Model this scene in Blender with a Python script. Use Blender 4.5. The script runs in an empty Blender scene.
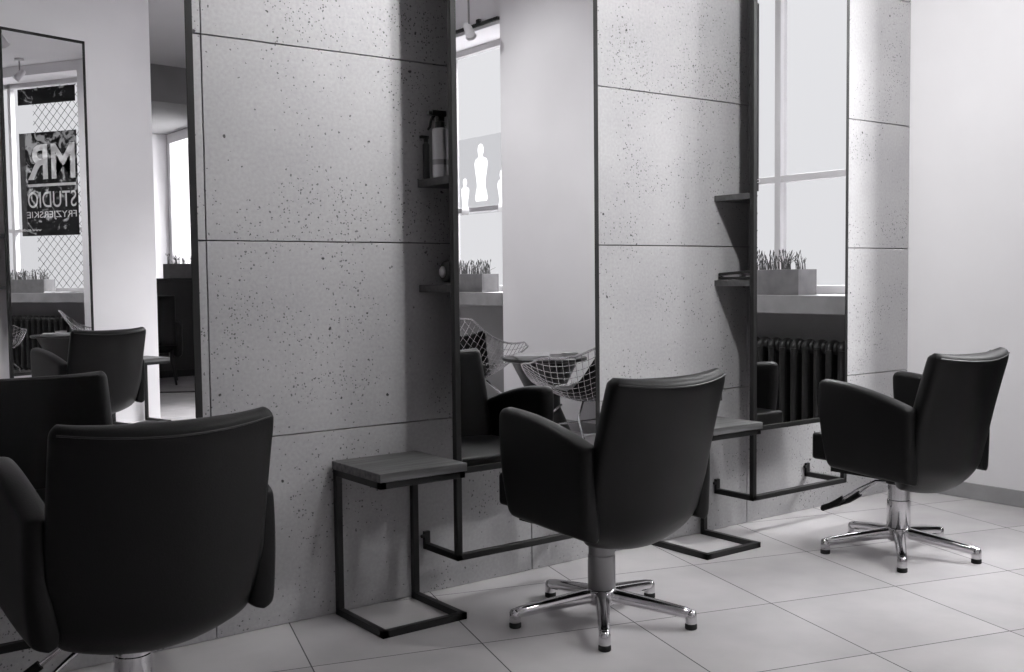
import bpy, bmesh, math, random
from math import sin, cos, pi, radians
from mathutils import Vector, Matrix

scene = bpy.context.scene
COL = scene.collection
random.seed(7)

# ------------------------------------------------------------------ camera
YAW, PITCH, ROLL, FPX = 0.928735525, 0.056037841, -0.0109488, 1064.587
fw = Vector((cos(YAW)*cos(PITCH), sin(YAW)*cos(PITCH), -sin(PITCH)))
rt = Vector((sin(YAW), -cos(YAW), 0)); up = rt.cross(fw)
rt2 = rt*cos(ROLL) + up*sin(ROLL); up2 = up*cos(ROLL) - rt*sin(ROLL)
cd = bpy.data.cameras.new('camera'); cam = bpy.data.objects.new('camera', cd); COL.objects.link(cam)
m = Matrix((rt2, up2, -fw)).transposed().to_4x4(); m.translation = Vector((0, -3.02985, 1.0705))
cam.matrix_world = m
cd.sensor_width = 36; cd.lens = FPX/1024*36; cd.clip_start = .02; cd.clip_end = 200
scene.camera = cam

# ------------------------------------------------------------------ world and light
XR = 4.705          # plane of the right wall
ZC = 3.30           # ceiling
w = bpy.data.worlds.new('sky'); scene.world = w; w.use_nodes = True
nt = w.node_tree; nt.nodes.clear()
out = nt.nodes.new('ShaderNodeOutputWorld'); bg = nt.nodes.new('ShaderNodeBackground')
tc = nt.nodes.new('ShaderNodeTexCoord'); sp = nt.nodes.new('ShaderNodeSeparateXYZ'); rp = nt.nodes.new('ShaderNodeValToRGB')
rp.color_ramp.elements[0].position = .0; rp.color_ramp.elements[0].color = (.50, .50, .51, 1)
rp.color_ramp.elements[1].position = .75; rp.color_ramp.elements[1].color = (1, 1, 1.02, 1)
e = rp.color_ramp.elements.new(.42); e.color = (.56, .56, .57, 1)
nt.links.new(tc.outputs['Generated'], sp.inputs[0]); nt.links.new(sp.outputs[2], rp.inputs[0])
nt.links.new(rp.outputs[0], bg.inputs[0]); bg.inputs[1].default_value = 1.8
nt.links.new(bg.outputs[0], out.inputs[0])

def area(name, loc, target, sx, sy, power, spread=180):
    l = bpy.data.lights.new(name, 'AREA'); l.shape = 'RECTANGLE'; l.size = sx; l.size_y = sy; l.energy = power
    l.spread = radians(spread)
    o = bpy.data.objects.new(name, l); COL.objects.link(o); o.location = loc
    o.rotation_euler = (Vector(target)-Vector(loc)).to_track_quat('-Z', 'Y').to_euler()
    return o
def spot(name, loc, target, power, angle=80, blend=.6, rad=.04):
    l = bpy.data.lights.new(name, 'SPOT'); l.energy = power; l.spot_size = radians(angle); l.spot_blend = blend
    l.shadow_soft_size = rad
    o = bpy.data.objects.new(name, l); COL.objects.link(o); o.location = loc
    o.rotation_euler = (Vector(target)-Vector(loc)).to_track_quat('-Z', 'Y').to_euler()
    return o
# daylight: high sky seen through the two window niches, from outside
area('sky_light_near_window', (7.0, -2.9, 4.9), (4.2, -1.6, 1.0), 4.6, 2.2, 720)
area('sky_light_far_window', (7.3, -5.3, 4.85), (3.4, -4.2, 1.0), 2.4, 1.7, 1700)
area('fill_light_end_window', (5.9, -10.3, 1.9), (3.0, -9.7, 2.9), 1.6, 1.8, 170)  # low lamp added outside the end window, tilted up to brighten the ceiling
# ceiling spotlights, most added to brighten walls, pier and floor (housings further down)
SPOT_LIGHTS = [((2.25, -1.5, 3.05), (2.7, 0, 2.35), 250, 115), ((2.38, -1.32, 3.05), (1.15, 0, 2.3), 185, 95), ((3.9, -1.5, 3.05), (4.0, 0, 2.3), 66, 115), ((2.9, -1.5, 3.05), (4.7, -1.2, .8), 120, 110), ((3.1, -3.5, 3.05), (4.7, -3.2, 1.5), 100, 100), ((1.6, -3.3, 3.05), (1.9, -4.9, 1.6), 85, 105), ((3.5, -2.7, 3.05), (3.05, -1.7, 0), 125, 85), ((1.3, -2.5, 3.05), (1.75, -1.4, 0), 42, 52)]  # first and third follow the mirror shadows; the others are added fill light
for k, (loc, tgt, pw, ang) in enumerate(SPOT_LIGHTS): spot('spotlight_beam', loc, tgt, pw, ang, 1, .06)

scene.view_settings.view_transform = 'Standard'
scene.view_settings.look = 'None'
scene.view_settings.gamma = 1.0
scene.view_settings.use_curve_mapping = False
scene.view_settings.exposure = 0.0
scene.cycles.max_bounces = 10
scene.cycles.glossy_bounces = 8
scene.cycles.diffuse_bounces = 5
scene.cycles.transparent_max_bounces = 16
scene.cycles.sample_clamp_indirect = 4

# ------------------------------------------------------------------ helpers
def tag(o, label=None, cat=None, group=None, kind=None):
    if label: o['label'] = label
    if cat: o['category'] = cat
    if group: o['group'] = group
    if kind: o['kind'] = kind
    return o
def empty(name, loc, rz=0, **k):
    o = bpy.data.objects.new(name, None); COL.objects.link(o); o.location = loc; o.rotation_euler = (0, 0, rz)
    o.empty_display_size = .05
    return tag(o, **k)
def link(name, me, mat, parent=None):
    if mat is not None and not me.materials: me.materials.append(mat)
    o = bpy.data.objects.new(name, me); COL.objects.link(o)
    if parent is not None: o.parent = parent
    return o
def obj(name, bm, mat, parent=None, smooth=False, bevel=0, seg=2):
    me = bpy.data.meshes.new(name)
    bmesh.ops.recalc_face_normals(bm, faces=bm.faces)
    bm.to_mesh(me); bm.free()
    if smooth:
        for p in me.polygons: p.use_smooth = True
        if smooth is not True: me.set_sharp_from_angle(angle=radians(smooth))
    o = link(name, me, mat, parent)
    if bevel:
        b = o.modifiers.new('bevel', 'BEVEL'); b.width = bevel; b.segments = seg; b.limit_method = 'ANGLE'
    return o
def box(bm, x0, x1, y0, y1, z0, z1, M=None):
    vs = [bm.verts.new((x, y, z)) for x in (x0, x1) for y in (y0, y1) for z in (z0, z1)]
    for f in ((0,1,3,2),(4,6,7,5),(0,4,5,1),(2,3,7,6),(0,2,6,4),(1,5,7,3)):
        bm.faces.new([vs[i] for i in f])
    if M is not None:
        for v in vs: v.co = M @ v.co
    return vs
def lathe(bm, prof, n=32, M=None, cap=True):
    rings = []
    for r, z in prof:
        rings.append([bm.verts.new((r*cos(2*pi*i/n), r*sin(2*pi*i/n), z)) for i in range(n)])
    for a, b in zip(rings, rings[1:]):
        for i in range(n): bm.faces.new((a[i], a[(i+1) % n], b[(i+1) % n], b[i]))
    if cap:
        bm.faces.new(rings[0][::-1]); bm.faces.new(rings[-1])
    if M is not None:
        for rg in rings:
            for v in rg: v.co = M @ v.co
def tube(bm, pts, r, n=8, closed=False, cap=True):
    pts = [Vector(p) for p in pts]; rings = []; N = len(pts)
    rad = r if isinstance(r, (list, tuple)) else [r]*N
    prev = None
    for i, p in enumerate(pts):
        if closed: d = pts[(i+1) % N] - pts[i-1]
        elif i == 0: d = pts[1]-pts[0]
        elif i == N-1: d = pts[-1]-pts[-2]
        else: d = (pts[i+1]-pts[i]).normalized() + (pts[i]-pts[i-1]).normalized()
        if d.length < 1e-9: d = Vector((0, 0, 1))
        d.normalize()
        if prev is None:
            a = d.orthogonal().normalized()
        else:
            a = prev - d*prev.dot(d)
            a = a.normalized() if a.length > 1e-6 else d.orthogonal().normalized()
        prev = a; b = d.cross(a)
        rings.append([bm.verts.new(p + (a*cos(2*pi*k/n)+b*sin(2*pi*k/n))*rad[i]) for k in range(n)])
    rr = list(zip(rings, rings[1:])) + ([(rings[-1], rings[0])] if closed else [])
    for A, B in rr:
        for k in range(n): bm.faces.new((A[k], A[(k+1) % n], B[(k+1) % n], B[k]))
    if cap and not closed:
        bm.faces.new(rings[0][::-1]); bm.faces.new(rings[-1])
def sqbar(bm, a, b, s):
    """square steel bar from a to b along one axis, s thick"""
    lo = [min(p, q)-s/2 for p, q in zip(a, b)]; hi = [max(p, q)+s/2 for p, q in zip(a, b)]
    box(bm, lo[0], hi[0], lo[1], hi[1], lo[2], hi[2])
def slab(bm, mid, nrm, h, nu=28, nv=28, p=9):
    """padded slab: mid(u,v) centre surface, nrm(u,v) unit normal, half thickness h with rounded rims"""
    def cl(t): return .5-.5*cos(pi*t)
    def cl2(t): return .5*(t+cl(cl(t)))
    F, B = [], []
    for j in range(nv+1):
        v = cl(j/nv); fr, bk = [], []
        for i in range(nu+1):
            u = cl(i/nu)
            e = (max(0, 1-abs(2*u-1)**p)*max(0, 1-abs(2*v-1)**p))**.5
            hh = h(u, v) if callable(h) else h
            c = Vector(mid(u, v)); n = Vector(nrm(u, v)).normalized()
            edge = i in (0, nu) or j in (0, nv)
            a = bm.verts.new(c+n*hh*e)
            fr.append(a); bk.append(a if edge else bm.verts.new(c-n*hh*e))
        F.append(fr); B.append(bk)
    for j in range(nv):
        for i in range(nu):
            bm.faces.new((F[j][i], F[j][i+1], F[j+1][i+1], F[j+1][i]))
            q = (B[j][i], B[j+1][i], B[j+1][i+1], B[j][i+1])
            if len(set(q)) == 4:
                try: bm.faces.new(q)
                except ValueError: pass
def copy_tree(o, parent=None):
    c = o.copy(); COL.objects.link(c)
    if parent is not None: c.parent = parent
    for ch in [x for x in list(COL.objects) if x.parent == o]: copy_tree(ch, c)
    return c

# ------------------------------------------------------------------ materials
def mat(name, col, rough=.5, metal=0, spec=.5, bump=None, coat=0):
    mm = bpy.data.materials.new(name); mm.use_nodes = True; b = mm.node_tree.nodes['Principled BSDF']
    if not isinstance(col, tuple): col = (col, col*.985, col*1.005)
    b.inputs['Base Color'].default_value = (*col, 1); b.inputs['Roughness'].default_value = rough
    b.inputs['Metallic'].default_value = metal; b.inputs['Specular IOR Level'].default_value = spec
    b.inputs['Coat Weight'].default_value = coat
    if bump:
        N = mm.node_tree; t = N.nodes.new('ShaderNodeTexCoord'); n = N.nodes.new('ShaderNodeTexNoise'); bu = N.nodes.new('ShaderNodeBump')
        n.inputs['Scale'].default_value = bump[0]; n.inputs['Detail'].default_value = 4
        bu.inputs['Strength'].default_value = bump[1]; bu.inputs['Distance'].default_value = .002
        N.links.new(t.outputs['Object'], n.inputs['Vector']); N.links.new(n.outputs['Fac'], bu.inputs['Height']); N.links.new(bu.outputs[0], b.inputs['Normal'])
    return mm
def noisy(name, c0, c1, scale, rough=.6, vec=(1, 1, 1), bump=.1, spec=.5, detail=6):
    mm = mat(name, c0, rough, spec=spec); N = mm.node_tree; b = N.nodes['Principled BSDF']
    t = N.nodes.new('ShaderNodeTexCoord'); mp = N.nodes.new('ShaderNodeMapping'); mp.inputs['Scale'].default_value = vec
    n = N.nodes.new('ShaderNodeTexNoise'); n.inputs['Scale'].default_value = scale; n.inputs['Detail'].default_value = detail
    r = N.nodes.new('ShaderNodeValToRGB'); r.color_ramp.elements[0].position = .3; r.color_ramp.elements[1].position = .7
    r.color_ramp.elements[0].color = (c0, c0*.985, c0*1.005, 1); r.color_ramp.elements[1].color = (c1, c1*.985, c1*1.005, 1)
    bu = N.nodes.new('ShaderNodeBump'); bu.inputs['Strength'].default_value = bump; bu.inputs['Distance'].default_value = .002
    N.links.new(t.outputs['Object'], mp.inputs[0]); N.links.new(mp.outputs[0], n.inputs['Vector']); N.links.new(n.outputs['Fac'], r.inputs[0])
    N.links.new(r.outputs[0], b.inputs['Base Color']); N.links.new(n.outputs['Fac'], bu.inputs['Height']); N.links.new(bu.outputs[0], b.inputs['Normal'])
    return mm

def concrete_panel():
    mm = mat('concrete_panel', .3, .75); N = mm.node_tree; b = N.nodes['Principled BSDF']; L = N.links.new
    t = N.nodes.new('ShaderNodeTexCoord')
    def math_(op, a=None, bb=None, va=0, vb=0):
        n = N.nodes.new('ShaderNodeMath'); n.operation = op; n.inputs[0].default_value = va; n.inputs[1].default_value = vb
        if a is not None: L(a, n.inputs[0])
        if bb is not None: L(bb, n.inputs[1])
        return n.outputs[0]
    big = N.nodes.new('ShaderNodeTexNoise'); big.inputs['Scale'].default_value = 2.2; big.inputs['Detail'].default_value = 5; L(t.outputs['Object'], big.inputs['Vector'])
    fine = N.nodes.new('ShaderNodeTexNoise'); fine.inputs['Scale'].default_value = 90; fine.inputs['Detail'].default_value = 4; L(t.outputs['Object'], fine.inputs['Vector'])
    clus = N.nodes.new('ShaderNodeTexNoise'); clus.inputs['Scale'].default_value = 2.9; clus.inputs['Detail'].default_value = 3; L(t.outputs['Object'], clus.inputs['Vector'])
    def pores(scale, lo, hi, k):
        wv = N.nodes.new('ShaderNodeTexNoise'); wv.inputs['Scale'].default_value = 60; L(t.outputs['Object'], wv.inputs['Vector'])
        va = N.nodes.new('ShaderNodeVectorMath'); va.operation = 'SCALE'; va.inputs[3].default_value = .012; L(wv.outputs['Color'], va.inputs[0])
        vb = N.nodes.new('ShaderNodeVectorMath'); vb.operation = 'ADD'; L(t.outputs['Object'], vb.inputs[0]); L(va.outputs[0], vb.inputs[1])
        v = N.nodes.new('ShaderNodeTexVoronoi'); v.inputs['Scale'].default_value = scale; L(vb.outputs[0], v.inputs['Vector'])
        sc_ = N.nodes.new('ShaderNodeSeparateColor'); L(v.outputs['Color'], sc_.inputs[0])
        # random per-cell size; clusters where the cluster noise is high
        mr = N.nodes.new('ShaderNodeMapRange'); L(clus.outputs['Fac'], mr.inputs[0]); mr.inputs[1].default_value = .46; mr.inputs[2].default_value = .66; mr.inputs[3].default_value = lo; mr.inputs[4].default_value = hi
        rnd = math_('SUBTRACT', sc_.outputs[0], mr.outputs[0])              # negative -> has a pore (prob = mr)
        has = math_('LESS_THAN', rnd, None, vb=0.0)
        size = math_('MULTIPLY', math_('POWER', sc_.outputs[1], None, vb=2.2), None, vb=k); size = math_('ADD', size, None, vb=k*.35)
        d = math_('SUBTRACT', size, v.outputs['Distance']); d = math_('MULTIPLY', d, None, vb=9); 
        c = N.nodes.new('ShaderNodeClamp'); L(d, c.inputs[0])
        return math_('MULTIPLY', has, c.outputs[0])
    P1 = pores(58, .012, .50, .36); P2 = pores(125, .03, .60, .36)
    P = math_('MAXIMUM', P1, math_('MULTIPLY', P2, None, vb=.75))
    r = N.nodes.new('ShaderNodeValToRGB'); r.color_ramp.elements[0].position = .3; r.color_ramp.elements[1].position = .72
    r.color_ramp.elements[0].color = (.300, .294, .302, 1); r.color_ramp.elements[1].color = (.385, .378, .383, 1)
    L(big.outputs['Fac'], r.inputs[0])
    mx = N.nodes.new('ShaderNodeMix'); mx.data_type = 'RGBA'; mx.inputs[0].default_value = .14
    L(r.outputs[0], mx.inputs[6]); L(fine.outputs['Fac'], mx.inputs[7])
    m2 = N.nodes.new('ShaderNodeMix'); m2.data_type = 'RGBA'; L(P, m2.inputs[0]); L(mx.outputs[2], m2.inputs[6]); m2.inputs[7].default_value = (.05, .048, .05, 1)
    L(m2.outputs[2], b.inputs['Base Color'])
    bu = N.nodes.new('ShaderNodeBump'); bu.inputs['Strength'].default_value = .6; bu.inputs['Distance'].default_value = .003; bu.invert = True
    L(P, bu.inputs['Height']); L(bu.outputs[0], b.inputs['Normal'])
    return mm

TH = -0.28500836
def floor_tiles():
    mm = mat('floor_tiles', .5, .2); N = mm.node_tree; b = N.nodes['Principled BSDF']; L = N.links.new
    t = N.nodes.new('ShaderNodeTexCoord'); mp = N.nodes.new('ShaderNodeMapping'); mp.vector_type = 'TEXTURE'
    mp.inputs['Rotation'].default_value = (0, 0, TH)
    L(t.outputs['Object'], mp.inputs[0])
    def math_(op, a=None, bb=None, va=0, vb=0):
        n = N.nodes.new('ShaderNodeMath'); n.operation = op; n.inputs[0].default_value = va; n.inputs[1].default_value = vb
        if a is not None: L(a, n.inputs[0])
        if bb is not None: L(bb, n.inputs[1])
        return n.outputs[0]
    s = N.nodes.new('ShaderNodeSeparateXYZ'); L(mp.outputs[0], s.inputs[0])
    T = .4968
    ax = math_('DIVIDE', math_('SUBTRACT', s.outputs[0], None, vb=TX0), None, vb=T)
    ay = math_('DIVIDE', math_('SUBTRACT', s.outputs[1], None, vb=TY0), None, vb=T)
    def line(a):
        f = math_('FRACT', a); d = math_('ABSOLUTE', math_('SUBTRACT', f, None, vb=.5))   # .5 at the joint
        return math_('GREATER_THAN', d, None, vb=.5-.0026/T*.72)
    g = math_('MAXIMUM', line(ax), line(ay))
    cx = math_('FLOOR', ax); cy = math_('FLOOR', ay); cb = N.nodes.new('ShaderNodeCombineXYZ'); L(cx, cb.inputs[0]); L(cy, cb.inputs[1])
    wn = N.nodes.new('ShaderNodeTexWhiteNoise'); L(cb.outputs[0], wn.inputs['Vector'])
    n = N.nodes.new('ShaderNodeTexNoise'); n.inputs['Scale'].default_value = 3.5; n.inputs['Detail'].default_value = 6; n.noise_dimensions = '4D'
    L(t.outputs['Object'], n.inputs['Vector']); L(math_('MULTIPLY', wn.outputs['Value'], None, vb=20), n.inputs['W'])
    r = N.nodes.new('ShaderNodeValToRGB'); r.color_ramp.elements[0].position = .3; r.color_ramp.elements[1].position = .7
    r.color_ramp.elements[0].color = (.50, .482, .49, 1); r.color_ramp.elements[1].color = (.61, .592, .598, 1)
    L(n.outputs['Fac'], r.inputs[0])
    m2 = N.nodes.new('ShaderNodeMix'); m2.data_type = 'RGBA'; L(g, m2.inputs[0]); L(r.outputs[0], m2.inputs[6]); m2.inputs[7].default_value = (.05, .048, .05, 1)
    L(m2.outputs[2], b.inputs['Base Color'])
    rr = math_('ADD', math_('MULTIPLY', g, None, vb=.5), None, vb=.22); L(rr, b.inputs['Roughness'])
    bu = N.nodes.new('ShaderNodeBump'); bu.inputs['Strength'].default_value = .4; bu.inputs['Distance'].default_value = .002; bu.invert = True
    L(g, bu.inputs['Height']); L(bu.outputs[0], b.inputs['Normal'])
    return mm

# tile grid phase: joints at these offsets along the rotated axes
TX0 = 1.2446706*1.0705; TY0 = -0.0070*1.0705
M = {}
M['panel'] = concrete_panel(); M['tiles'] = floor_tiles()
M['white'] = noisy('white_plaster', .78, .81, 3, .85, bump=.05)
M['ceil'] = noisy('ceiling_paint', .60, .63, 2, .9, bump=.04)
M['grey_wall'] = noisy('grey_plaster', .22, .25, 3, .85, bump=.05)
M['baseboard'] = noisy('baseboard_tile', .27, .32, 9, .4)
M['sill'] = noisy('concrete_sill', .22, .30, 7, .55)
M['leather'] = mat('black_leather', .0032, .40, spec=.22, bump=(260, .22))
M['leather_edge'] = mat('black_leather_piping', .011, .35, spec=.5)
M['chrome'] = mat('chrome', .72, .12, metal=1)
M['satin'] = mat('satin_steel', .30, .42, metal=1)
M['black'] = mat('black_steel', .0075, .45, spec=.4, bump=(120, .1))
M['rubber'] = mat('black_rubber', .006, .6, spec=.3)
M['plastic'] = mat('black_plastic', .008, .33, spec=.5)
M['mirror'] = mat('mirror_silver', (.90, .90, .905), .0, metal=1)
M['wood'] = noisy('grey_brown_wood', .045, .135, 7, .5, vec=(.7, 9, 9), bump=.35)
M['shelf'] = noisy('dark_shelf_board', .05, .08, 8, .55, vec=(1, 8, 8), bump=.2)
M['silver'] = mat('brushed_aluminium', .62, .38, metal=.45)
M['frame_white'] = mat('window_frame_grey', .55, .4)
M['radiator'] = mat('dark_radiator_paint', .016, .5, spec=.3)
M['pot'] = noisy('concrete_planter', .15, .20, 14, .8)
M['grass'] = mat('grass_blades', .06, .6)
M['wire'] = mat('chromed_wire', .62, .2, metal=1)
M['dark'] = mat('dark_lacquer', .012, .3, spec=.5)
M['paper'] = mat('magazine_paper', .45, .5)
M['lamp_white'] = mat('lamp_housing_white', .6, .4)
M['decal_dark'] = mat('sign_vinyl_dark', .03, .5)
M['letter'] = mat('sign_vinyl_white', .62, .5)
M['decal_grey'] = mat('frosted_grey_film', .42, .6)
M['ground'] = noisy('pavement', .35, .45, 4, .9)
gl = bpy.data.materials.new('window_glass'); gl.use_nodes = True
N = gl.node_tree; N.nodes.clear(); o_ = N.nodes.new('ShaderNodeOutputMaterial'); tr = N.nodes.new('ShaderNodeBsdfTransparent')
N.links.new(tr.outputs[0], o_.inputs[0])
tr.inputs[0].default_value = (.95, .95, .955, 1)
M['glass'] = gl
em = bpy.data.materials.new('lamp_glow'); em.use_nodes = True; b = em.node_tree.nodes['Principled BSDF']
b.inputs['Emission Color'].default_value = (1, 1, 1, 1); b.inputs['Emission Strength'].default_value = 3
M['glow'] = em

# ------------------------------------------------------------------ the room
bm = bmesh.new(); box(bm, -2.6, 5.3, -11, .25, -.12, 0)
tag(obj('floor', bm, M['tiles']), kind='structure')
bm = bmesh.new(); box(bm, -2.6, 5.3, -11, .25, ZC, ZC+.12)
tag(obj('ceiling', bm, M['ceil']), kind='structure')
# concrete-clad wall: panels 1.19 x .595 with open joints, one mesh
bm = bmesh.new()
SX = [1.155-1.191*k for k in (3, 2, 1, 0)] + [2.346, 3.518, XR]
SZ = [0, .5895, 1.1845, 1.779, 2.374, 2.969, ZC]
g = .0016
for i in range(len(SX)-1):
    for j in range(len(SZ)-1):
        box(bm, SX[i]+g, SX[i+1]-g, 0, .03, SZ[j]+g, SZ[j+1]-g)
wl = obj('wall_back', bm, M['panel'], bevel=.0012, seg=1); tag(wl, kind='structure')
bm = bmesh.new(); box(bm, -2.6, XR+.6, .03, .2, 0, ZC)
tag(obj('wall_behind_panels', bm, M['dark']), kind='structure')
# right wall with two window niches
YA0, YA1, YB0, YB1, ZT, ZTA = -.60, -2.72, -3.79, -5.7, 2.93, 3.2
bm = bmesh.new()
for y0, y1 in ((YA0, .03), (YB0, YA1), (-9.7, YB1), (-11.1, -10.9)): box(bm, XR, XR+.5, y0, y1, 0, ZC)
for y0, y1, zt in ((YA1, YA0, ZTA), (YB1, YB0, ZT), (-10.9, -9.7, 2.8)): box(bm, XR, XR+.5, y0, y1, zt, ZC)
box(bm, XR, XR+.5, -10.9, -9.7, 0, 1.0)
tag(obj('wall_right', bm, M['white']), kind='structure')
bm = bmesh.new()
for y0, y1 in ((YA1, YA0), (YB1, YB0)): box(bm, XR+.20, XR+.5, y0, y1, 0, .85)
tag(obj('wall_under_windows', bm, M['grey_wall']), kind='structure')  # shade below the sills is put into this grey
bm = bmesh.new(); box(bm, -2.72, -2.6, -11, .2, 0, ZC); tag(obj('wall_left', bm, M['white']), kind='structure')
bm = bmesh.new(); box(bm, -2.6, XR, -11.1, -11, 0, ZC)
tag(obj('wall_far', bm, M['white']), kind='structure')
bm = bmesh.new()
box(bm, XR-.012, XR, YA0, -.002, 0, .075)
box(bm, XR-.012, XR, YB0, YA1, 0, .075); box(bm, XR-.012, XR, -11, YB1, 0, .075)
bb = obj('baseboard_right', bm, M['baseboard'], bevel=.002, seg=1); tag(bb, kind='structure')

def window(n, y0, y1, bars, z0=.95, ZT=ZT):
    r = empty('window_%d' % n, (XR+.30, (y0+y1)/2, z0), kind='structure')
    a, b_ = (y1-y0)/2, ZT-z0
    a = abs(a)
    bm = bmesh.new()
    box(bm, 0, .06, -a, -a+.05, 0, b_); box(bm, 0, .06, a-.05, a, 0, b_)
    box(bm, 0, .06, -a, a, 0, .05); box(bm, 0, .06, -a, a, b_-.05, b_)
    cy = (y0+y1)/2
    for kind, p in bars:
        if kind == 'v': box(bm, 0, .06, p-cy-.022, p-cy+.022, 0, b_)
        else: box(bm, .005, .055, -a, a, p-z0-.02, p-z0+.02)
    obj('window_frame', bm, M['frame_white'], r, bevel=.004)
    bm = bmesh.new(); box(bm, .028, .032, -a+.04, a-.04, .04, b_-.04)
    obj('pane', bm, M['glass'], r)
    return r
window(1, YA0, YA1, [('v', -1.475), ('h', 1.62)], ZT=ZTA)
window(2, YB0, YB1, [('v', -4.9), ('h', 1.62)])
for n, (y0, y1) in enumerate(((YA1, YA0), (YB1, YB0))):
    bm = bmesh.new(); box(bm, XR-.006, XR+.30, y0+.003, y1-.003, .85, .95)
    s = obj('trim_%d' % (n+1), bm, M['sill'], bevel=.004); tag(s, kind='structure')
window(3, -9.7, -10.9, [('v', -10.3)], z0=1.0, ZT=2.8)
# pavement outside
bm = bmesh.new(); box(bm, 5.3, 40, -30, 30, -.3, -.15); tag(obj('outside_ground', bm, M['ground']), kind='structure')

# partition with the fourth station, parallel to the floor tiles
ud = Vector((cos(TH), sin(TH), 0)); nd = Vector((-sin(TH), cos(TH), 0))
PC = nd*(-4.64)                      # foot of the wall plane
PM = Matrix.Translation(PC) @ Matrix.Rotation(TH, 4, 'Z')   # local x along the wall, local +y into the room
def s_of(x):  # parameter along the wall for a world x
    return (x-PC.x)/ud.x
bm = bmesh.new(); box(bm, -1.6, s_of(2.74), -.35, 0, 0, ZC, PM)
tag(obj('wall_partition', bm, M['white']), kind='structure')
# curved bulkhead beyond the partition
bm = bmesh.new(); n = 24; ring = []
for k in range(n+1):
    a = radians(200+ 140*k/n); ring.append((3.6+2.3*cos(a), -10.6-2.6*sin(a)*-1 if False else -8.6+1.0*(-sin(a))-1.2))
pts = [(3.6+2.2*cos(radians(200+140*k/n)), -10.4+1.9*(-sin(radians(200+140*k/n)))) for k in range(n+1)]
poly = pts + [(5.3, -11), (0.5, -11)]
lo = [bm.verts.new((x, y, 2.92)) for x, y in poly]; hi = [bm.verts.new((x, y, ZC)) for x, y in poly]
bm.faces.new(lo[::-1]); bm.faces.new(hi)
for i in range(len(poly)):
    j = (i+1) % len(poly); bm.faces.new((lo[i], lo[j], hi[j], hi[i]))
tag(obj('trim_3', bm, M['grey_wall']), kind='structure')

# ------------------------------------------------------------------ mirror stations
MW, MD, MT = .615, .2, 2.74
M4ROT = .7
def make_station():
    """origin: floor under the left rear corner of the frame; x along the wall, -y into the room"""
    r = empty('mirror_station', (0, 0, 0))
    s = .021
    bm = bmesh.new()
    x0, x1, y = s/2, MW-s/2, -MD
    for x in (x0, x1): sqbar(bm, (x, y, .165), (x, y, MT), s)
    sqbar(bm, (x0, y, MT), (x1, y, MT), s); sqbar(bm, (x0, y, .165), (x1, y, .165), s); sqbar(bm, (x0, y, .447), (x1, y, .447), s)
    obj('steel_frame', bm, M['black'], r, bevel=.0015, seg=1)
    for x in (x0, x1):
        bm = bmesh.new(); sqbar(bm, (x, -.012, .165), (x, y+.012, .165), s); b0 = obj('wall_bracket', bm, M['black'], r, bevel=.0015, seg=1)
        bm = bmesh.new(); box(bm, x-.0105, x+.0105, -.014, -.001, .155, .215)
        lathe(bm, [(.006, 0), (.006, .012), (.003, .014)], 12, Matrix.Translation((x-.0105, -.010, .200)) @ Matrix.Rotation(-pi/2, 4, 'Y'))
        obj('wall_fixing', bm, M['chrome'] if False else M['black'], b0)
    for x in (x0, x1):
        bm = bmesh.new(); sqbar(bm, (x, -.012, 2.6), (x, y+.012, 2.6), s); obj('wall_bracket', bm, M['black'], r)
    bm = bmesh.new(); box(bm, s, MW-s, y-.0100, y-.004, .458, MT-s/2)
    obj('mirror_glass', bm, M['mirror'], r)
    bm = bmesh.new(); box(bm, s, MW-s, y-.0038, y+.0105, .458, MT-s/2)
    obj('backing_board', bm, M['dark'], r)
    for z in (1.392, 1.045):
        bm = bmesh.new(); box(bm, 0.0, MW, y+.0115, -.002, z-.024, z); obj('side_shelf', bm, M['shelf'], r, bevel=.001, seg=1)
    return r
ST = make_station()
ST.location = (1.88, 0, 0)
tag(ST, 'tall black-framed mirror with footrest frame, the middle one on the concrete wall', 'mirror', 'black-framed mirror stations')
ST2 = copy_tree(ST); ST2.location = (3.312, 0, 0)
tag(ST2, 'tall black-framed mirror nearest the white corner, reflecting window sill and radiator', 'mirror')
ST3 = copy_tree(ST); ST3.location = (.438, 0, 0)
tag(ST3, 'tall black-framed mirror at left behind the nearest chair, reflecting another mirror', 'mirror')
ST4 = copy_tree(ST); ST4.matrix_world = PM @ Matrix.Translation((s_of(2.133)-.035, 0, 0)) @ Matrix.Rotation(pi+radians(M4ROT), 4, 'Z')
tag(ST4, 'black-framed mirror on the white partition, seen only reflected, showing the window sign', 'mirror')

# ------------------------------------------------------------------ side tables
def make_table():
    r = empty('side_table', (0, 0, 0)); s = .021; W_, D_ = .302, .30; H = .468
    bm = bmesh.new()
    a, b_ = s/2, W_-s/2; y0, y1 = -s/2, -D_+s/2
    sqbar(bm, (a, y0, H-s/2), (b_, y0, H-s/2), s)
    for z in (s/2, H-s/2):
        sqbar(bm, (a, y1, z), (b_, y1, z), s)
        sqbar(bm, (a, y0, z), (a, y1, z), s); sqbar(bm, (b_, y0, z), (b_, y1, z), s)
    for x in (a, b_): sqbar(bm, (x, y0, s/2), (x, y0, H-s/2), s)
    obj('steel_frame', bm, M['black'], r, bevel=.001, seg=1)
    bm = bmesh.new(); box(bm, -.004, W_+.004, -D_-.006, 0, H, H+.026)
    obj('table_top', bm, M['wood'], r, bevel=.002)
    return r
T1 = make_table(); T1.location = (1.543, -.012, 0)
tag(T1, 'small C-shaped side table with a wooden top, left of the middle mirror', 'side table', 'wooden-topped side tables')
T2 = copy_tree(T1); T2.location = (2.935, -.012, 0)
tag(T2, 'small side table with a wooden top, half hidden behind the middle styling chair', 'side table')
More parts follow.
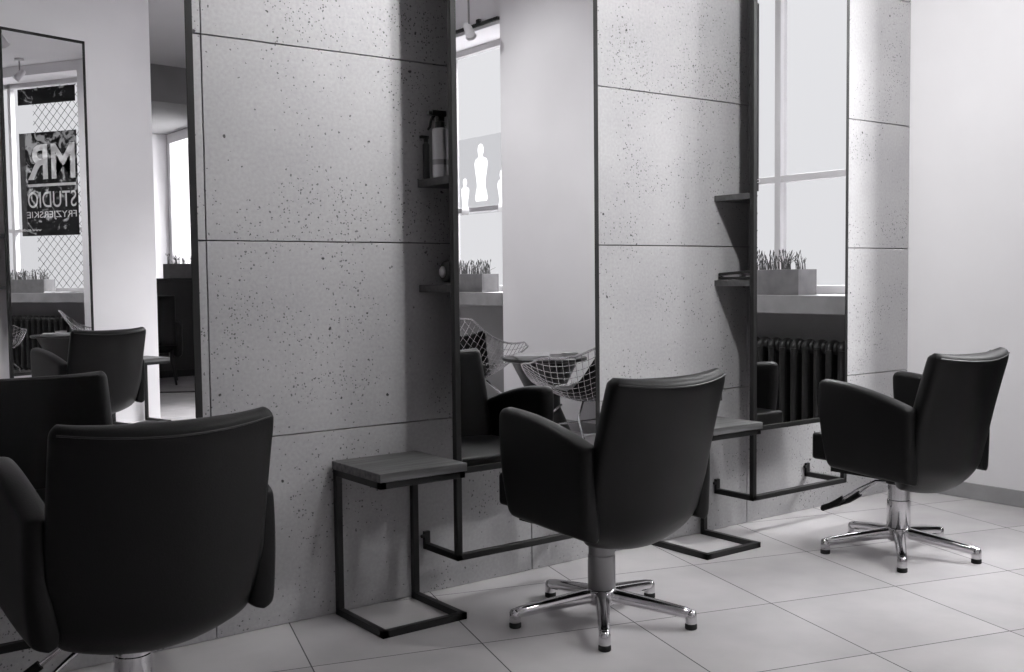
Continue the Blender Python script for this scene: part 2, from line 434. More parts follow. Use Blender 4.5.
T3 = copy_tree(T1); T3.matrix_world = PM @ Matrix.Translation((s_of(2.62), .012, 0)) @ Matrix.Rotation(pi, 4, 'Z')
tag(T3, 'dark side table on the white partition, its edge seen only in the left mirror', 'side table')

# ------------------------------------------------------------------ styling chairs
def chair_meshes():
    D = {}
    def backrest():
        bm = bmesh.new()
        def wv(v):
            w0 = .385+.075*min(1, v/.35)**.8
            if v > .955: w0 -= .028*((v-.955)/.045)**2
            if v < .10: w0 -= .10*((.10-v)/.10)**2
            return w0
        def prof(v):       # y, z along the height
            z = .305+.472*v
            y = -.208-.117*v**1.3
            if v < .16: y += .08*((.16-v)/.16)**2
            return y, z
        def mid(u, v):
            y, z = prof(v); x = (u-.5)*wv(v); q = (2*u-1)
            z += .012*q*q*v - (.028*(1-q*q))*(1-v)**2
            return (x, y+.052*q*q, z)
        def nrm(u, v):
            e = .01
            a = Vector(mid(min(1, u+e), v))-Vector(mid(max(0, u-e), v)); b_ = Vector(mid(u, min(1, v+e)))-Vector(mid(u, max(0, v-e)))
            return b_.cross(a)
        slab(bm, mid, nrm, lambda u, v: .036+.006*(1-v), 40, 40, 26)
        pb = bmesh.new()
        for sg in (-1, 1):
            pts = []
            for k in range(33):
                u = .035+.93*k/32; pts.append(Vector(mid(u, .972))+Vector(nrm(u, .972)).normalized()*sg*.0318)
            tube(pb, pts, .0024, 6)
        D['piping'] = pb
        return bm
    D['backrest'] = backrest()
    def arm(side):
        bm = bmesh.new()
        def top(t):         # t 0 rear .. 1 front
            return .588+.084*(1-(1-t)**1.9)
        def mid(u, v):
            y = -.218+.398*u
            zt = top(u); zb = .318+.022*u
            if u > .93: zt -= .018*((u-.93)/.07)**2; zb += .03*((u-.93)/.07)**2
            z = zb+(zt-zb)*v
            # front edge leans back towards the bottom
            y -= .035*(1-v)**2*u
            return (side*(.238+.006*sin(pi*v)+.004*sin(pi*u)-.006*(1-v)), y, z)
        slab(bm, mid, lambda u, v: (side, 0, 0), .032, 30, 30, 22)
        return bm
    D['armrest_l'] = arm(-1); D['armrest_r'] = arm(1)
    bm = bmesh.new(); box(bm, -.222, .222, -.19, .236, .355, .458)
    bmesh.ops.recalc_face_normals(bm, faces=bm.faces)
    bmesh.ops.bevel(bm, geom=list(bm.edges)+list(bm.verts), offset=.016, segments=4, profile=.6, affect='EDGES'); D['seat'] = bm
    bm = bmesh.new(); box(bm, -.19, .19, -.17, .17, .312, .352); D['seat_pan'] = bm
    # pads at the back's side rims
    bm = bmesh.new()
    box(bm, -.006, .006, -.014, .014, -.017, .017)
    D['side_tab'] = bm
    bm = bmesh.new()
    lathe(bm, [(.047, .268), (.049, .272), (.052, .318)], 32); box(bm, -.09, .09, -.1, .1, .300, .319)
    D['swivel_plate'] = bm
    bm = bmesh.new(); lathe(bm, [(.030, .10), (.030, .30)], 32); D['piston'] = bm
    bm = bmesh.new(); lathe(bm, [(.038, .08), (.043, .085), (.043, .205), (.0405, .207), (.0405, .296), (.038, .298)], 40); D['column'] = bm
    bm = bmesh.new(); lathe(bm, [(.030, .045), (.040, .05), (.047, .06), (.047, .092), (.043, .100), (.036, .103)], 40); D['hub'] = bm
    # one leg along +x
    bm = bmesh.new(); n = 18; rings = []
    for i in range(n+1):
        t = i/n; x = .030+.257*t
        zc = .078-.034*t**1.15; hw = .023-.006*t; hh = .022-.006*t
        if t > .9: hh *= 1-.35*((t-.9)/.1)**2; hw *= 1-.35*((t-.9)/.1)**2
        rings.append([bm.verts.new((x, hw*(abs(cos(a))**.8)*(1 if cos(a) >= 0 else -1), zc+hh*(abs(sin(a))**.8)*(1 if sin(a) >= 0 else -1))) for a in [2*pi*k/16 for k in range(16)]])
    for A, B in zip(rings, rings[1:]):
        for k in range(16): bm.faces.new((A[k], A[(k+1) % 16], B[(k+1) % 16], B[k]))
    bm.faces.new(rings[0][::-1]); bm.faces.new(rings[-1])
    lathe(bm, [(.0165, .017), (.0175, .020), (.0175, .046), (.014, .054), (.006, .058)], 20, Matrix.Translation((.280, 0, 0)))
    D['leg'] = bm
    bm = bmesh.new(); lathe(bm, [(.017, 0), (.0185, .002), (.0185, .013), (.015, .018)], 20, Matrix.Translation((.280, 0, 0))); D['glide'] = bm
    # pump pedal along +x: two rods joined in a loop with rubber grips
    bm = bmesh.new()
    L = [(.03, -.020, .272), (.08, -.026, .268), (.14, -.050, .232), (.21, -.068, .178), (.245, -.072, .156)]
    tube(bm, L, .006, 10)
    tube(bm, [(x, -y, z) for x, y, z in L], .006, 10)
    tube(bm, [(.245, -.072, .156), (.285, -.062, .137), (.285, .062, .137), (.245, .072, .156)], .006, 10)
    box(bm, .02, .055, -.024, .024, .262, .282)
    D['pedal'] = bm
    bm = bmesh.new()
    for sy in (-1, 1): tube(bm, [(.195, sy*.065, .190), (.22, sy*.069, .172), (.245, sy*.072, .156), (.282, sy*.064, .140)], .012, 10)
    tube(bm, [(.282, -.064, .138), (.288, -.04, .136), (.288, .04, .136), (.282, .064, .138)], .011, 10)
    D['pedal_grip'] = bm
    return D
CM = chair_meshes()
CMAT = dict(piping='leather_edge', backrest='leather', armrest_l='leather', armrest_r='leather', seat='leather', seat_pan='leather', side_tab='leather_edge', swivel_plate='rubber',
            piston='chrome', column='chrome', hub='chrome', leg='chrome', glide='rubber', pedal='chrome', pedal_grip='rubber')
CME = {}
for k, bm in CM.items():
    me = bpy.data.meshes.new(k); bmesh.ops.remove_doubles(bm, verts=bm.verts, dist=1e-6); bmesh.ops.recalc_face_normals(bm, faces=bm.faces); bm.to_mesh(me); bm.free()
    for p in me.polygons: p.use_smooth = True
    me.set_sharp_from_angle(angle=radians(50))
    me.materials.append(M[CMAT[k]]); CME[k] = me
satin_col = CME['column'].copy(); satin_col.materials.clear(); satin_col.materials.append(M['satin'])
def make_chair(loc, seat_yaw, base_yaw, pedal_yaw, label, satin=False):
    r = empty('styling_chair', (loc[0], loc[1], 0), label=label, cat='chair', group='black salon styling chairs')
    A, B = radians(seat_yaw), radians(base_yaw)
    def add(name, key, parent, rz=None):
        o = bpy.data.objects.new(name, CME[key]); COL.objects.link(o); o.parent = parent
        if rz is not None: o.rotation_euler = (0, 0, rz)
        return o
    st = add('seat', 'seat', r, A)
    add('seat_pan', 'seat_pan', st)
    bk = add('backrest', 'backrest', r, A)
    add('piping', 'piping', bk)
    if satin: add('side_tab', 'side_tab', bk).location = (.238, -.262, .705)
    add('armrest', 'armrest_l', r, A); add('armrest', 'armrest_r', r, A)
    add('swivel_plate', 'swivel_plate', r, A)
    c = add('column', 'column', r, B)
    if satin: c.data = satin_col
    add('hub', 'hub', r, B)
    for k in range(5):
        l = add('leg', 'leg', r, B+k*2*pi/5); add('glide', 'glide', l)
    if pedal_yaw is not None:
        p = add('foot_pedal', 'pedal', r, radians(pedal_yaw)); add('pedal_grip', 'pedal_grip', p)
    return r
make_chair((2.174, -.575), 2.5, 14, None, 'black leather styling chair on a star base in front of the middle mirror', True)
make_chair((3.583, -.690), 0, 0, 97, 'black leather styling chair with foot pedal, nearest the white wall', False)
make_chair((.744, -.548), 0, 20, 170, 'large black leather styling chair seen from behind at lower left', False)
make_chair((1.805, -4.15), 168, 20, None, 'black styling chair seen only in the left mirror, facing the partition mirror', False)

# ------------------------------------------------------------------ things on the shelves behind the mirrors
def shelf_thing(name, loc, label, cat, group=None): return empty(name, loc, label=label, cat=cat, group=group)
r = shelf_thing('spray_bottle', (1.898, -.115, 1.392), 'silver spray bottle with a black trigger head on the upper shelf of the middle mirror', 'bottle')
bm = bmesh.new(); lathe(bm, [(.023, 0), (.0258, .003), (.0258, .15), (.024, .156), (.012, .160)], 36); obj('bottle_body', bm, M['silver'], r, smooth=40)
bm = bmesh.new(); lathe(bm, [(.015, .158), (.0165, .160), (.0165, .178), (.010, .182)], 24)
box(bm, -.034, .020, -.010, .010, .196, .214); box(bm, -.010, .012, -.009, .009, .180, .200); box(bm, -.046, -.030, -.007, .007, .198, .210)
obj('trigger_head', bm, M['plastic'], r, bevel=.003)
bm = bmesh.new(); tube(bm, [(-.022, 0, .198), (-.034, 0, .182), (-.038, 0, .160), (-.046, 0, .150)], [.006, .005, .0045, .004], 8); obj('trigger_lever', bm, M['plastic'], r, smooth=True)
bm = bmesh.new(); lathe(bm, [(.0259, .04), (.0262, .042), (.0262, .055), (.0259, .057)], 36, cap=False); obj('label_band', bm, M['satin'], r)
r = shelf_thing('slim_bottle', (1.892, -.040, 1.392), 'slim black bottle with a small cap standing left of the silver spray bottle', 'bottle')
bm = bmesh.new(); lathe(bm, [(.010, 0), (.012, .002), (.012, .112), (.007, .12)], 20); obj('bottle_body', bm, M['plastic'], r, smooth=40)
bm = bmesh.new(); lathe(bm, [(.007, .12), (.008, .121), (.008, .138)], 16); box(bm, -.022, .008, -.006, .006, .132, .142); obj('pump_cap', bm, M['plastic'], r, bevel=.001)
r = shelf_thing('hair_dryer', (1.975, -.115, 1.045), 'black hair dryer with a chrome rear vent on the lower shelf of the middle mirror', 'hair dryer')
Mx = Matrix.Translation((0, 0, .042)) @ Matrix.Rotation(pi/2, 4, 'Y')
bm = bmesh.new(); lathe(bm, [(.022, -.075), (.034, -.066), (.038, -.03), (.034, .02), (.024, .07), (.022, .10)], 28, Mx); obj('barrel', bm, M['plastic'], r, smooth=40)
bm = bmesh.new(); lathe(bm, [(.004, -.084), (.013, -.081), (.019, -.075)], 24, Mx); obj('rear_vent', bm, M['silver'], r, smooth=True)
bm = bmesh.new(); tube(bm, [(-.02, 0, .035), (.0, -.04, .018), (.03, -.085, .014)], [.014, .013, .011], 12); obj('handle', bm, M['plastic'], r, smooth=True)
r = shelf_thing('hair_straightener', (3.345, -.10, 1.045), 'black hair straightener lying on the lower shelf of the right mirror', 'hair straightener')
bm = bmesh.new(); box(bm, -.013, .013, -.10, .095, .002, .014); obj('lower_arm', bm, M['plastic'], r, bevel=.003)
bm = bmesh.new(); vs = box(bm, -.013, .013, -.10, .095, .018, .030)
for v in vs:
    if v.co.y < 0: v.co.z += .012
obj('upper_arm', bm, M['plastic'], r, bevel=.003)
bm = bmesh.new(); box(bm, -.010, .010, -.097, -.05, .014, .018); box(bm, .012, .0145, -.09, -.02, .022, .034); obj('heating_plate', bm, M['silver'], r, bevel=.001)
bm = bmesh.new(); tube(bm, [(0, .09, .015), (.03, .093, .008), (.07, .06, .005), (.12, .07, .005), (.16, .03, .005)], .003, 8); obj('power_cord', bm, M['rubber'], r, smooth=True)

# ------------------------------------------------------------------ window dressing
XG = XR+.325
def planter(loc, length, depth, rz, label, height=.142, n=150, seed=1):
    """origin: centre of the base, length along local y"""
    r = empty('potted_grass', loc, rz, label=label, cat='potted plant', group='grass planters by the windows')
    a, d = length/2, depth/2; t = .014
    bm = bmesh.new()
    box(bm, -d, -d+t, -a, a, 0, height); box(bm, d-t, d, -a, a, 0, height)
    box(bm, -d+t, d-t, -a, -a+t, 0, height); box(bm, -d+t, d-t, a-t, a, 0, height)
    box(bm, -d+t, d-t, -a+t, a-t, 0, height-.02)
    obj('planter_box', bm, M['pot'], r, bevel=.002)
    rnd = random.Random(seed); bm = bmesh.new()
    for k in range(n):
        c = int(rnd.random()*max(2, length/.12))+.5; c /= max(2, length/.12)
        x = rnd.gauss(0, .028); y = (c-.5)*(length-.08)+rnd.gauss(0, .022)
        x = max(-d+.02, min(d-.02, x)); y = max(-a+.02, min(a-.02, y))
        h = rnd.uniform(.045, .105); dx, dy = rnd.gauss(0, .022), rnd.gauss(0, .022)
        P = [Vector((x, y, height-.03)), Vector((x+dx*.3, y+dy*.3, height+h*.5)), Vector((x+dx, y+dy, height+h))]
        tube(bm, P, [.0022, .0018, .0008], 4)
        if rnd.random() < .45:
            tube(bm, [P[2]-Vector((0, 0, .012)), P[2], P[2]+Vector((dx*.2, dy*.2, .014))], [.001, .0045, .001], 5)
    tag(obj('grass_tuft', bm, M['grass'], r), kind='stuff')
    return r
planter((XR+.125, -1.63, .95), 1.02, .16, 0, 'long concrete planter of grass on the sill, reflected in the right mirror', seed=3, n=260)
planter((XR+.125, -4.52, .95), .80, .16, 0, 'concrete planter of grass on the sill reflected in the middle mirror', seed=5, n=220)
# open magazines on the sill
for k, (y, x, rz) in enumerate(((-2.24, XR+.10, .15), (-2.45, XR+.14, -.2))):
    r = empty('magazine', (x, y, .95), rz, label=('open magazine lying on the sill beside the long planter', 'second magazine on the sill, nearer the end of the window')[k], cat='magazine')
    bm = bmesh.new(); n = 8
    prof = [(-.1+.2*i/n, .004+.012*abs(sin(pi*i/n*2))*.9) for i in range(n+1)]
    a = [bm.verts.new((x_, -.07, z_)) for x_, z_ in prof]; b_ = [bm.verts.new((x_, .07, z_)) for x_, z_ in prof]
    c = [bm.verts.new((x_, -.07, 0)) for x_, z_ in prof]; d = [bm.verts.new((x_, .07, 0)) for x_, z_ in prof]
    for i in range(n):
        bm.faces.new((a[i], a[i+1], b_[i+1], b_[i])); bm.faces.new((c[i], d[i], d[i+1], c[i+1])); bm.faces.new((a[i], c[i], c[i+1], a[i+1])); bm.faces.new((b_[i], b_[i+1], d[i+1], d[i]))
    bm.faces.new((a[0], b_[0], d[0], c[0])); bm.faces.new((a[n], c[n], d[n], b_[n]))
    obj('pages', bm, M['paper'], r)
    bm = bmesh.new()
    for i in range(5): box(bm, -.08, -.01-.01*(i % 3), -.05+.022*i, -.042+.022*i, .0165, .0168)
    box(bm, .02, .08, -.05, .04, .0165, .0168); obj('printed_blocks', bm, M['decal_dark'], r)

# vinyl with painted-in light patches and the salon name, inside of the near window
def light_patch_vinyl(name, thr):
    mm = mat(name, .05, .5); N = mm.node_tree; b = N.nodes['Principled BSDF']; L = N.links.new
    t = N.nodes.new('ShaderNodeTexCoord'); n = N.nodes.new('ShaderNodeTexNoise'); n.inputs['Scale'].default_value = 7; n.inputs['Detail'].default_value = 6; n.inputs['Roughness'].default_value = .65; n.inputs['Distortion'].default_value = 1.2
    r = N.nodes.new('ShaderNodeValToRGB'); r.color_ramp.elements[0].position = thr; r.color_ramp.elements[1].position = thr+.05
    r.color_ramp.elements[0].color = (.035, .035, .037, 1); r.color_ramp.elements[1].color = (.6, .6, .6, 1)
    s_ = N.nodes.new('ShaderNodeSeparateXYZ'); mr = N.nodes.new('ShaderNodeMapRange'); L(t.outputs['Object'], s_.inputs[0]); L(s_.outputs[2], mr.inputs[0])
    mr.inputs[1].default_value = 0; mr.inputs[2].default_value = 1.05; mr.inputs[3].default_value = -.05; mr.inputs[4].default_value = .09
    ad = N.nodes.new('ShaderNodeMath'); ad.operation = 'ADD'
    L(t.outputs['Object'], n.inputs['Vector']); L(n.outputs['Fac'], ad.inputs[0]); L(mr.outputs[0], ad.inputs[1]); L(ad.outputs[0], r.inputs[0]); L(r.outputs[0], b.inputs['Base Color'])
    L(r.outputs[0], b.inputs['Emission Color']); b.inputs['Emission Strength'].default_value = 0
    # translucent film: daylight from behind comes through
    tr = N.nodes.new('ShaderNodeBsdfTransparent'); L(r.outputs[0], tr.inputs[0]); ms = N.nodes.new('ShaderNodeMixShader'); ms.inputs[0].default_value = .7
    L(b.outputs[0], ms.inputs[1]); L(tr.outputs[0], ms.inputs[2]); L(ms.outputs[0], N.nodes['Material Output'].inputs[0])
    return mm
M['vinyl'] = light_patch_vinyl('light_patch_vinyl', .55)
LT = bpy.data.materials.new('backlit_letter_film'); LT.use_nodes = True; N = LT.node_tree; N.nodes.clear()
o_ = N.nodes.new('ShaderNodeOutputMaterial'); t1 = N.nodes.new('ShaderNodeBsdfTranslucent'); t1.inputs[0].default_value = (.9, .9, .9, 1)
d1 = N.nodes.new('ShaderNodeBsdfDiffuse'); d1.inputs[0].default_value = (.85, .85, .85, 1); m1_ = N.nodes.new('ShaderNodeMixShader'); N.links.new(d1.outputs[0], m1_.inputs[1]); N.links.new(t1.outputs[0], m1_.inputs[2]); N.links.new(m1_.outputs[0], o_.inputs[0])
M['letter'] = LT
SG = empty('window_sign', (XR+.290, -2.405, 1.56), label='dark window film with painted-in light patches and mirror-written white STUDIO FRYZJERSKIE lettering', cat='sign')
bm = bmesh.new(); box(bm, .004, .006, 0, .715, 0, 1.10); obj('light_patch_film', bm, M['vinyl'], SG)
bm = bmesh.new(); box(bm, .004, .006, .715, .795, 0, 1.10); obj('plain_dark_strip', bm, M['decal_dark'], SG)
def lettering(name, body, y, z, width, height, parent, bold=0):
    cu = bpy.data.curves.new(name, 'FONT'); cu.body = body; cu.size = 1; cu.extrude = .001; cu.offset = bold
    to = bpy.data.objects.new(name, cu); COL.objects.link(to); bpy.context.view_layer.update()
    me = bpy.data.meshes.new_from_object(to); bpy.data.objects.remove(to)
    xs = [v.co.x for v in me.vertices]; ys = [v.co.y for v in me.vertices]
    x0, x1, y0, y1 = min(xs), max(xs), min(ys), max(ys)
    for v in me.vertices:
        X, Y, Z = v.co
        v.co = (Z*.5, y+(X-x0)/(x1-x0)*width, z+(Y-y0)/(y1-y0)*height)
    me.materials.clear(); me.materials.append(M['letter'])
    o = bpy.data.objects.new(name, me); COL.objects.link(o); o.parent = parent
    return o
lettering('logo_letters', 'MR', .025, .60, .66, .37, SG, .02)
bm = bmesh.new(); box(bm, 0, .002, .025, .69, .525, .553); obj('divider_line', bm, M['letter'], SG)
lettering('studio_lettering', 'STUDIO', .025, .30, .67, .17, SG)
lettering('fryzjerskie_lettering', 'FRYZJERSKIE', .025, .17, .69, .09, SG)
lettering('web_lettering', 'www.studio', .52, .05, .29, .03, SG)
r = empty('window_film_strip', (XR+.290, -2.405, 2.96), label='dark film strip with painted-in light patches along the top of the sign window', cat='window film')
bm = bmesh.new(); box(bm, .004, .006, 0, .795, 0, .17); obj('light_patch_film', bm, M['vinyl'], r)  # the same light patches painted into the strip
# diamond wire grille outside
bm = bmesh.new(); step = .105; y0, y1, z0, z1 = -2.70, -1.71, .95, 3.18
k = y0-(z1-z0)
while k < y1:
    for sg in (1, -1):
        # line y = k + (z-z0) or mirrored
        pts = []
        for z in (z0, z1):
            pts.append((k+(z-z0), z))
        (ya, za), (yb, zb) = pts
        if ya < y0: za += (y0-ya); ya = y0
        if yb > y1: zb -= (yb-y1); yb = y1
        if zb-za > .02:
            A = (XR+.40, ya if sg > 0 else y0+y1-ya, za); B = (XR+.40+.004*sg, yb if sg > 0 else y0+y1-yb, zb)
            tube(bm, [A, B], .0028, 4)
    k += step
r = empty('window_grille', (0, 0, 0), label='diamond wire grille outside the window behind the salon lettering', cat='grille')
obj('wire_mesh', bm, M['radiator'], r)
# pale film with pictures on the far window
M['film'] = mat('pale_film', .5, .6); N = M['film'].node_tree; tr = N.nodes.new('ShaderNodeBsdfTransparent'); tr.inputs[0].default_value = (.90, .90, .905, 1); N.links.new(tr.outputs[0], N.nodes['Material Output'].inputs[0])
r = empty('window_decal', (XR+.290, -4.80, 1.58), label='pale grey decal with white figure shapes on the window in the middle mirror', cat='decal')
bm = bmesh.new(); box(bm, .004, .005, 0, .95, 0, .62); obj('film', bm, M['film'], r)
def figure(y, z, h):
    bm = bmesh.new()
    half = [(.17, 0), (.20, .05), (.17, .16), (.13, .26), (.15, .40), (.19, .55), (.21, .66), (.18, .73), (.07, .77), (.06, .80), (.09, .85), (.095, .91), (.07, .97), (.02, 1.0)]
    out_ = [(y+a*h, z+b_*h) for a, b_ in half] + [(y-a*h*.9, z+b_*h) for a, b_ in half[::-1]]
    A = [bm.verts.new((.001, p, q)) for p, q in out_]; B = [bm.verts.new((.0025, p, q)) for p, q in out_]
    bm.faces.new(A); bm.faces.new(B[::-1])
    for i in range(len(A)):
        k = (i+1) % len(A); bm.faces.new((A[i], B[i], B[k], A[k]))
    return bm
for y, z, h in ((.10, .0, .30), (.33, .10, .46), (.62, 0, .33), (.80, .05, .36)): obj('white_figure', figure(y, z, h), M['letter'], r)

# curtain rail and radiators
for k, (y0, y1, z) in enumerate(((YB1, YB0, 2.955),)):
    r = empty('curtain_rail', (XR-.012, (y0+y1)/2, z), label='thin dark curtain rail above the far window, reflected in the middle mirror', cat='curtain rail')
    bm = bmesh.new(); box(bm, -.012, .011, -(y1-y0)/2, (y1-y0)/2, 0, .022); obj('rail', bm, M['black'], r)
    for y in (-.7, 0, .7):
        bm = bmesh.new(); box(bm, -.010, .011, y-.02, y+.02, .022, .05); obj('rail_bracket', bm, M['black'], r)
r = empty('radiator', (XR+.11, -.70, 0), label='dark column radiator under the window, reflected in the right mirror', cat='radiator')
bm = bmesh.new()
for z in (.17, .665): tube(bm, [(0, .02, z), (0, -1.70, z)], .017, 12)
obj('header_pipe', bm, M['radiator'], r, smooth=40)
bm = bmesh.new(); z0, z1 = .12, .715; R_ = .03
# one section: two columns joined by rounded ends
path = []
for k in range(13):
    a = pi*k/12; path.append((-.038*cos(a), 0, z1-.06+.034*sin(a)))
for sx in (-.038, .038): tube(bm, [(sx, 0, z0+.04), (sx, 0, z1-.06)], .021, 12)
tube(bm, path, .021, 12)
tube(bm, [(x, 0, z0+z1-.0-z_+.0) for x, y_, z_ in path], .021, 12)
box(bm, -.02, .02, -.008, .008, z0+.05, z1-.06)
lathe(bm, [(.033, -.036), (.036, -.03), (.036, .03), (.033, .036)], 20, Matrix.Translation((0, 0, .665)) @ Matrix.Rotation(pi/2, 4, 'X'))
sec = obj('radiator_section', bm, M['radiator'], r, smooth=50)
for k in range(1, 22):
    o = sec.copy(); COL.objects.link(o); o.location = (0, -.078*k, 0)
for y in (.0, -.078*21):
    for x in (-.03, .03):
        bm = bmesh.new(); box(bm, x-.012, x+.012, y-.012, y+.012, 0, .14); obj('radiator_foot', bm, M['radiator'], r)

# ------------------------------------------------------------------ waiting corner: wire chairs, round table
def wire_chair_shape():
    def P(a, b_):
        p, q = (a+b_)/2/.742, (a-b_)/2/.742        # p front(-1) .. back(+1), q side
        if p < 0: y, z = .02-.30*p, .335+.07*p*p
        else: y, z = .02-.36*p-.03*p*p, .335+.10*p+.36*p**1.6
        x = .44*q*(1-.10*p)
        z += .25*abs(q)**1.8*(1-.2*max(0, p)); y += .04*q*q
        return Vector((x, y, z))
    return P
def make_wire_chair():
    r = empty('wire_chair', (0, 0, 0)); P = wire_chair_shape()
    bm = bmesh.new(); n = 21
    lim, RR = .90, 1.05
    for k in range(n+1):
        c = (-lim+2*lim*k/n)*.985
        e = min(lim, (RR*RR-c*c)**.5)
        tube(bm, [P(c, -e+2*e*i/16) for i in range(17)], .0021, 5)
        tube(bm, [P(-e+2*e*i/16, c) for i in range(17)], .0021, 5)
    obj('wire_shell', bm, M['wire'], r, smooth=True)
    bm = bmesh.new(); ring = []
    for i in range(64):
        t = i/64*4; k, f = int(t), t-int(t); c = [(-1, -1), (1, -1), (1, 1), (-1, 1)]
        a, b_ = c[k], c[(k+1) % 4]; A, B = a[0]+(b_[0]-a[0])*f, a[1]+(b_[1]-a[1])*f
        q = (A*A+B*B)**.5; kk = min(lim, RR/q); ring.append(P(A*kk, B*kk))
    tube(bm, ring, .0048, 8, closed=True); obj('rim', bm, M['wire'], r, smooth=True)
    for sx in (-1, 1):
        bm = bmesh.new(); x = sx*.27
        tube(bm, [(sx*.16, .10, .33), (x, .20, .20), (x, .26, .012), (x, .10, .006), (x, -.22, .006), (x, -.26, .03), (x, -.16, .28), (sx*.16, -.08, .36)], .006, 8)
        obj('leg_frame', bm, M['wire'], r, smooth=True)
    for y, z in ((.20, .20), (-.19, .19)):
        bm = bmesh.new(); tube(bm, [(-.27, y, z), (.27, y, z)], .005, 8); obj('cross_rod', bm, M['wire'], r, smooth=True)
    # black seat pad
    bm = bmesh.new()
    def pm(u, v):
        q = P(*( (v*1.2-.62)+(u-.5)*.62, (v*1.2-.62)-(u-.5)*.62 )); return (q.x, q.y, q.z+.022)
    slab(bm, pm, lambda u, v: (0, .25 if v > .5 else 0, 1), .014, 16, 16, 8)
    obj('seat_pad', bm, M['leather'], r, smooth=True)
    return r
WC = make_wire_chair(); WC.location = (4.05, -2.02, 0); WC.rotation_euler.z = radians(178)
tag(WC, 'chromed wire lounge chair with black pad, right of the round table in the middle mirror', 'chair', 'wire lounge chairs')
WC2 = copy_tree(WC); WC2.location = (4.13, -3.47, 0); WC2.rotation_euler.z = radians(-140)
tag(WC2, 'chromed wire lounge chair left of the round table, below the window in the middle mirror', 'chair')
r = empty('round_table', (4.30, -2.79, 0), label='dark round pedestal table between the two wire chairs, seen in the middle mirror', cat='table')
bm = bmesh.new(); lathe(bm, [(.265, .520), (.275, .526), (.275, .540), (.270, .545)], 56); obj('table_top', bm, M['dark'], r, smooth=40)
bm = bmesh.new(); lathe(bm, [(.20, .0), (.20, .02), (.17, .06), (.10, .22), (.10, .28), (.17, .42), (.22, .520)], 40); obj('pedestal', bm, M['dark'], r, smooth=40)
r = empty('magazine', (4.24, -2.84, .545), .6, label='stack of magazines lying on the dark round table', cat='magazine')
for k in range(3):
    bm = bmesh.new(); a = .08*k-.05; box(bm, -.11, .11, -.15, .15, .006*k, .006*k+.0055, Matrix.Rotation(a, 4, 'Z')); obj('issue', bm, M['paper'], r)
r = empty('ashtray', (4.42, -2.68, .545), label='small shiny ashtray beside the magazines on the round table', cat='ashtray')
bm = bmesh.new(); lathe(bm, [(.035, 0), (.05, .004), (.055, .028), (.049, .028), (.044, .008), (.004, .007)], 28, cap=False); obj('bowl', bm, M['silver'], r, smooth=50)

# ------------------------------------------------------------------ far end seen past the partition
r = empty('reception_counter', (3.75, -9.25, 0), label='tall black reception counter beyond the partition, in the left mirror', cat='counter')
bm = bmesh.new(); box(bm, -.95, .93, -.30, .28, .08, 1.06); obj('counter_body', bm, M['dark'], r, bevel=.004)
bm = bmesh.new(); box(bm, -.97, .94, -.32, .31, 1.06, 1.09); obj('counter_top', bm, M['dark'], r, bevel=.004)
bm = bmesh.new(); box(bm, -.92, .9, -.27, .24, 0, .08); obj('plinth', bm, M['black'], r)
planter((4.33, -9.15, 1.09), .62, .22, pi/2, 'concrete planter of grass on the black reception counter', height=.16, seed=9, n=140)
r = empty('armchair', (3.55, -8.45, 0), radians(200), label='dark upholstered armchair in front of the black reception counter', cat='armchair')
def pad(name, cx, cy, cz, sx, sy, sz, tilt=0):
    bm = bmesh.new(); R = Matrix.Translation((cx, cy, cz)) @ Matrix.Rotation(tilt, 4, 'X')
    slab(bm, lambda u, v: R @ Vector(((u-.5)*sx, (v-.5)*sy, 0)), lambda u, v: R.to_3x3() @ Vector((0, 0, 1)), sz/2, 16, 16, 10)
    return obj(name, bm, M['leather'], r, smooth=True)
pad('seat', 0, 0, .40, .56, .54, .16); pad('backrest', 0, -.27, .66, .60, .52, .12, radians(78))
for sx in (-1, 1):
    bm = bmesh.new(); R = Matrix.Translation((sx*.31, 0, .46)) @ Matrix.Rotation(pi/2, 4, 'Y')
    slab(bm, lambda u, v: R @ Vector(((u-.5)*.36, (v-.5)*.58, 0)), lambda u, v: Vector((1, 0, 0)), .05, 16, 16, 10); obj('armrest', bm, M['leather'], r, smooth=True)
    for y in (-.24, .24):
        bm = bmesh.new(); tube(bm, [(sx*.24, y, .34), (sx*.29, y*1.12, 0)], [.018, .011], 10); obj('leg', bm, M['black'], r)
bm = bmesh.new(); tube(bm, [(1.9, -7.35, .006), (2.6, -7.2, .006), (2.95, -7.42, .006), (3.3, -7.5, .006), (3.7, -7.25, .006), (4.5, -7.35, .006)], .006, 6)
tag(obj('floor_cable', bm, M['rubber'], smooth=True), 'thin black cable lying across the floor beyond the partition', 'cable')

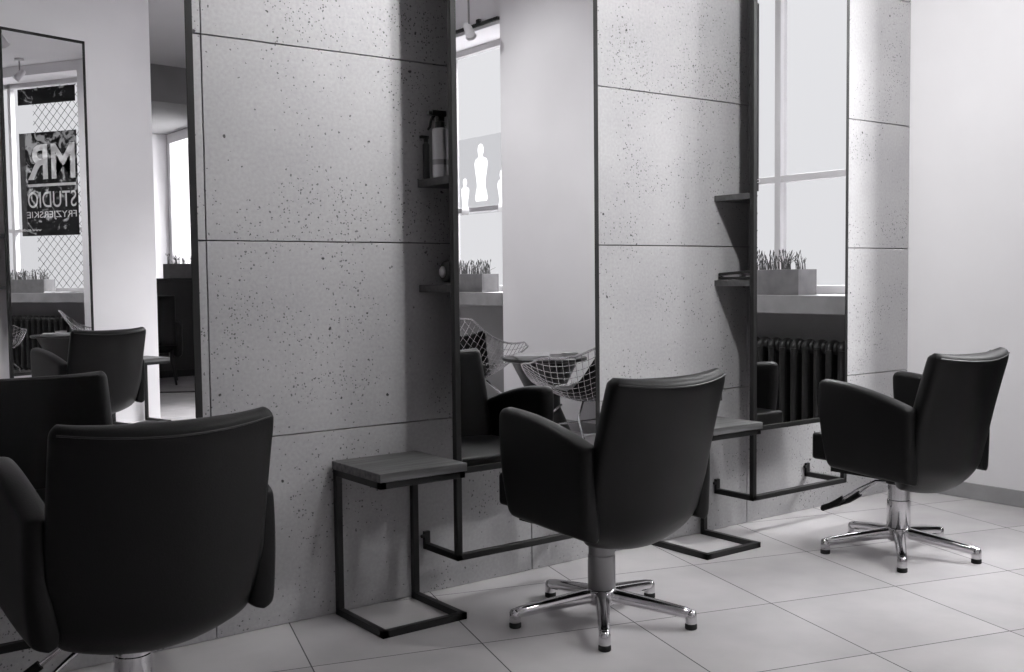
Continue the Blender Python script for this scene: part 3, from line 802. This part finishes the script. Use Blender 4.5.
# ------------------------------------------------------------------ ceiling spotlights
SPOTS = []
def make_spotlight(x, y, tgt, label, stem=.28, lit=True):
    r = empty('ceiling_spotlight', (x, y, ZC), label=label, cat='spotlight', group='white ceiling spotlights')
    bm = bmesh.new(); lathe(bm, [(.045, -.001), (.045, -.022), (.04, -.025)], 24); obj('ceiling_rose', bm, M['lamp_white'], r, smooth=40)
    bm = bmesh.new(); tube(bm, [(0, 0, -.02), (0, 0, -stem)], .007, 8); obj('stem', bm, M['satin'], r, smooth=40)
    d = (Vector(tgt)-Vector((x, y, ZC-stem-.03))).normalized(); Q = d.to_track_quat('-Z', 'Y').to_matrix().to_4x4()
    T = Matrix.Translation((0, 0, -stem-.03)) @ Q
    bm = bmesh.new(); lathe(bm, [(.018, .06), (.028, .055), (.036, -.05), (.042, -.06), (.038, -.06), (.030, -.045)], 28, T, cap=False); hd = obj('lamp_head', bm, M['lamp_white'], r, smooth=50)
    bm = bmesh.new(); lathe(bm, [(.006, -.046), (.030, -.045)], 24, T, cap=True); obj('bulb_lens', bm, M['glow'] if lit else M['lamp_white'], hd)
    return r
for (x, y, z), tgt, pw, ang in SPOT_LIGHTS:  # unseen housings, built for the added fill lamps as well
    v = (Vector(tgt)-Vector((x, y, z))).normalized()*.075
    make_spotlight(x-v.x, y-v.y, tgt, {1.3: 'added white ceiling spotlight brightening the floor between the left and middle chairs', 3.5: 'added white ceiling spotlight brightening the floor before the right chair', 2.25: 'white ceiling spotlight lighting the panels left of the right mirror', 2.38: 'added white ceiling spotlight brightening the panels left of the middle mirror', 3.9: 'white ceiling spotlight lighting the concrete by the white corner', 2.9: 'added white ceiling spotlight brightening the white right wall', 1.6: 'added white ceiling spotlight brightening the white partition', 3.1: 'added white ceiling spotlight brightening the white pier between the windows'}[x], stem=ZC-.03-(z-v.z))
make_spotlight(4.40, -3.75, (4.3, -2.4, .8), 'white ceiling spotlight before the far window, reflected in the middle mirror', .44, False)
make_spotlight(4.42, -2.26, (2.6, -.9, .6), 'white ceiling spotlight above the sign window, reflected twice at upper left', .13, False)
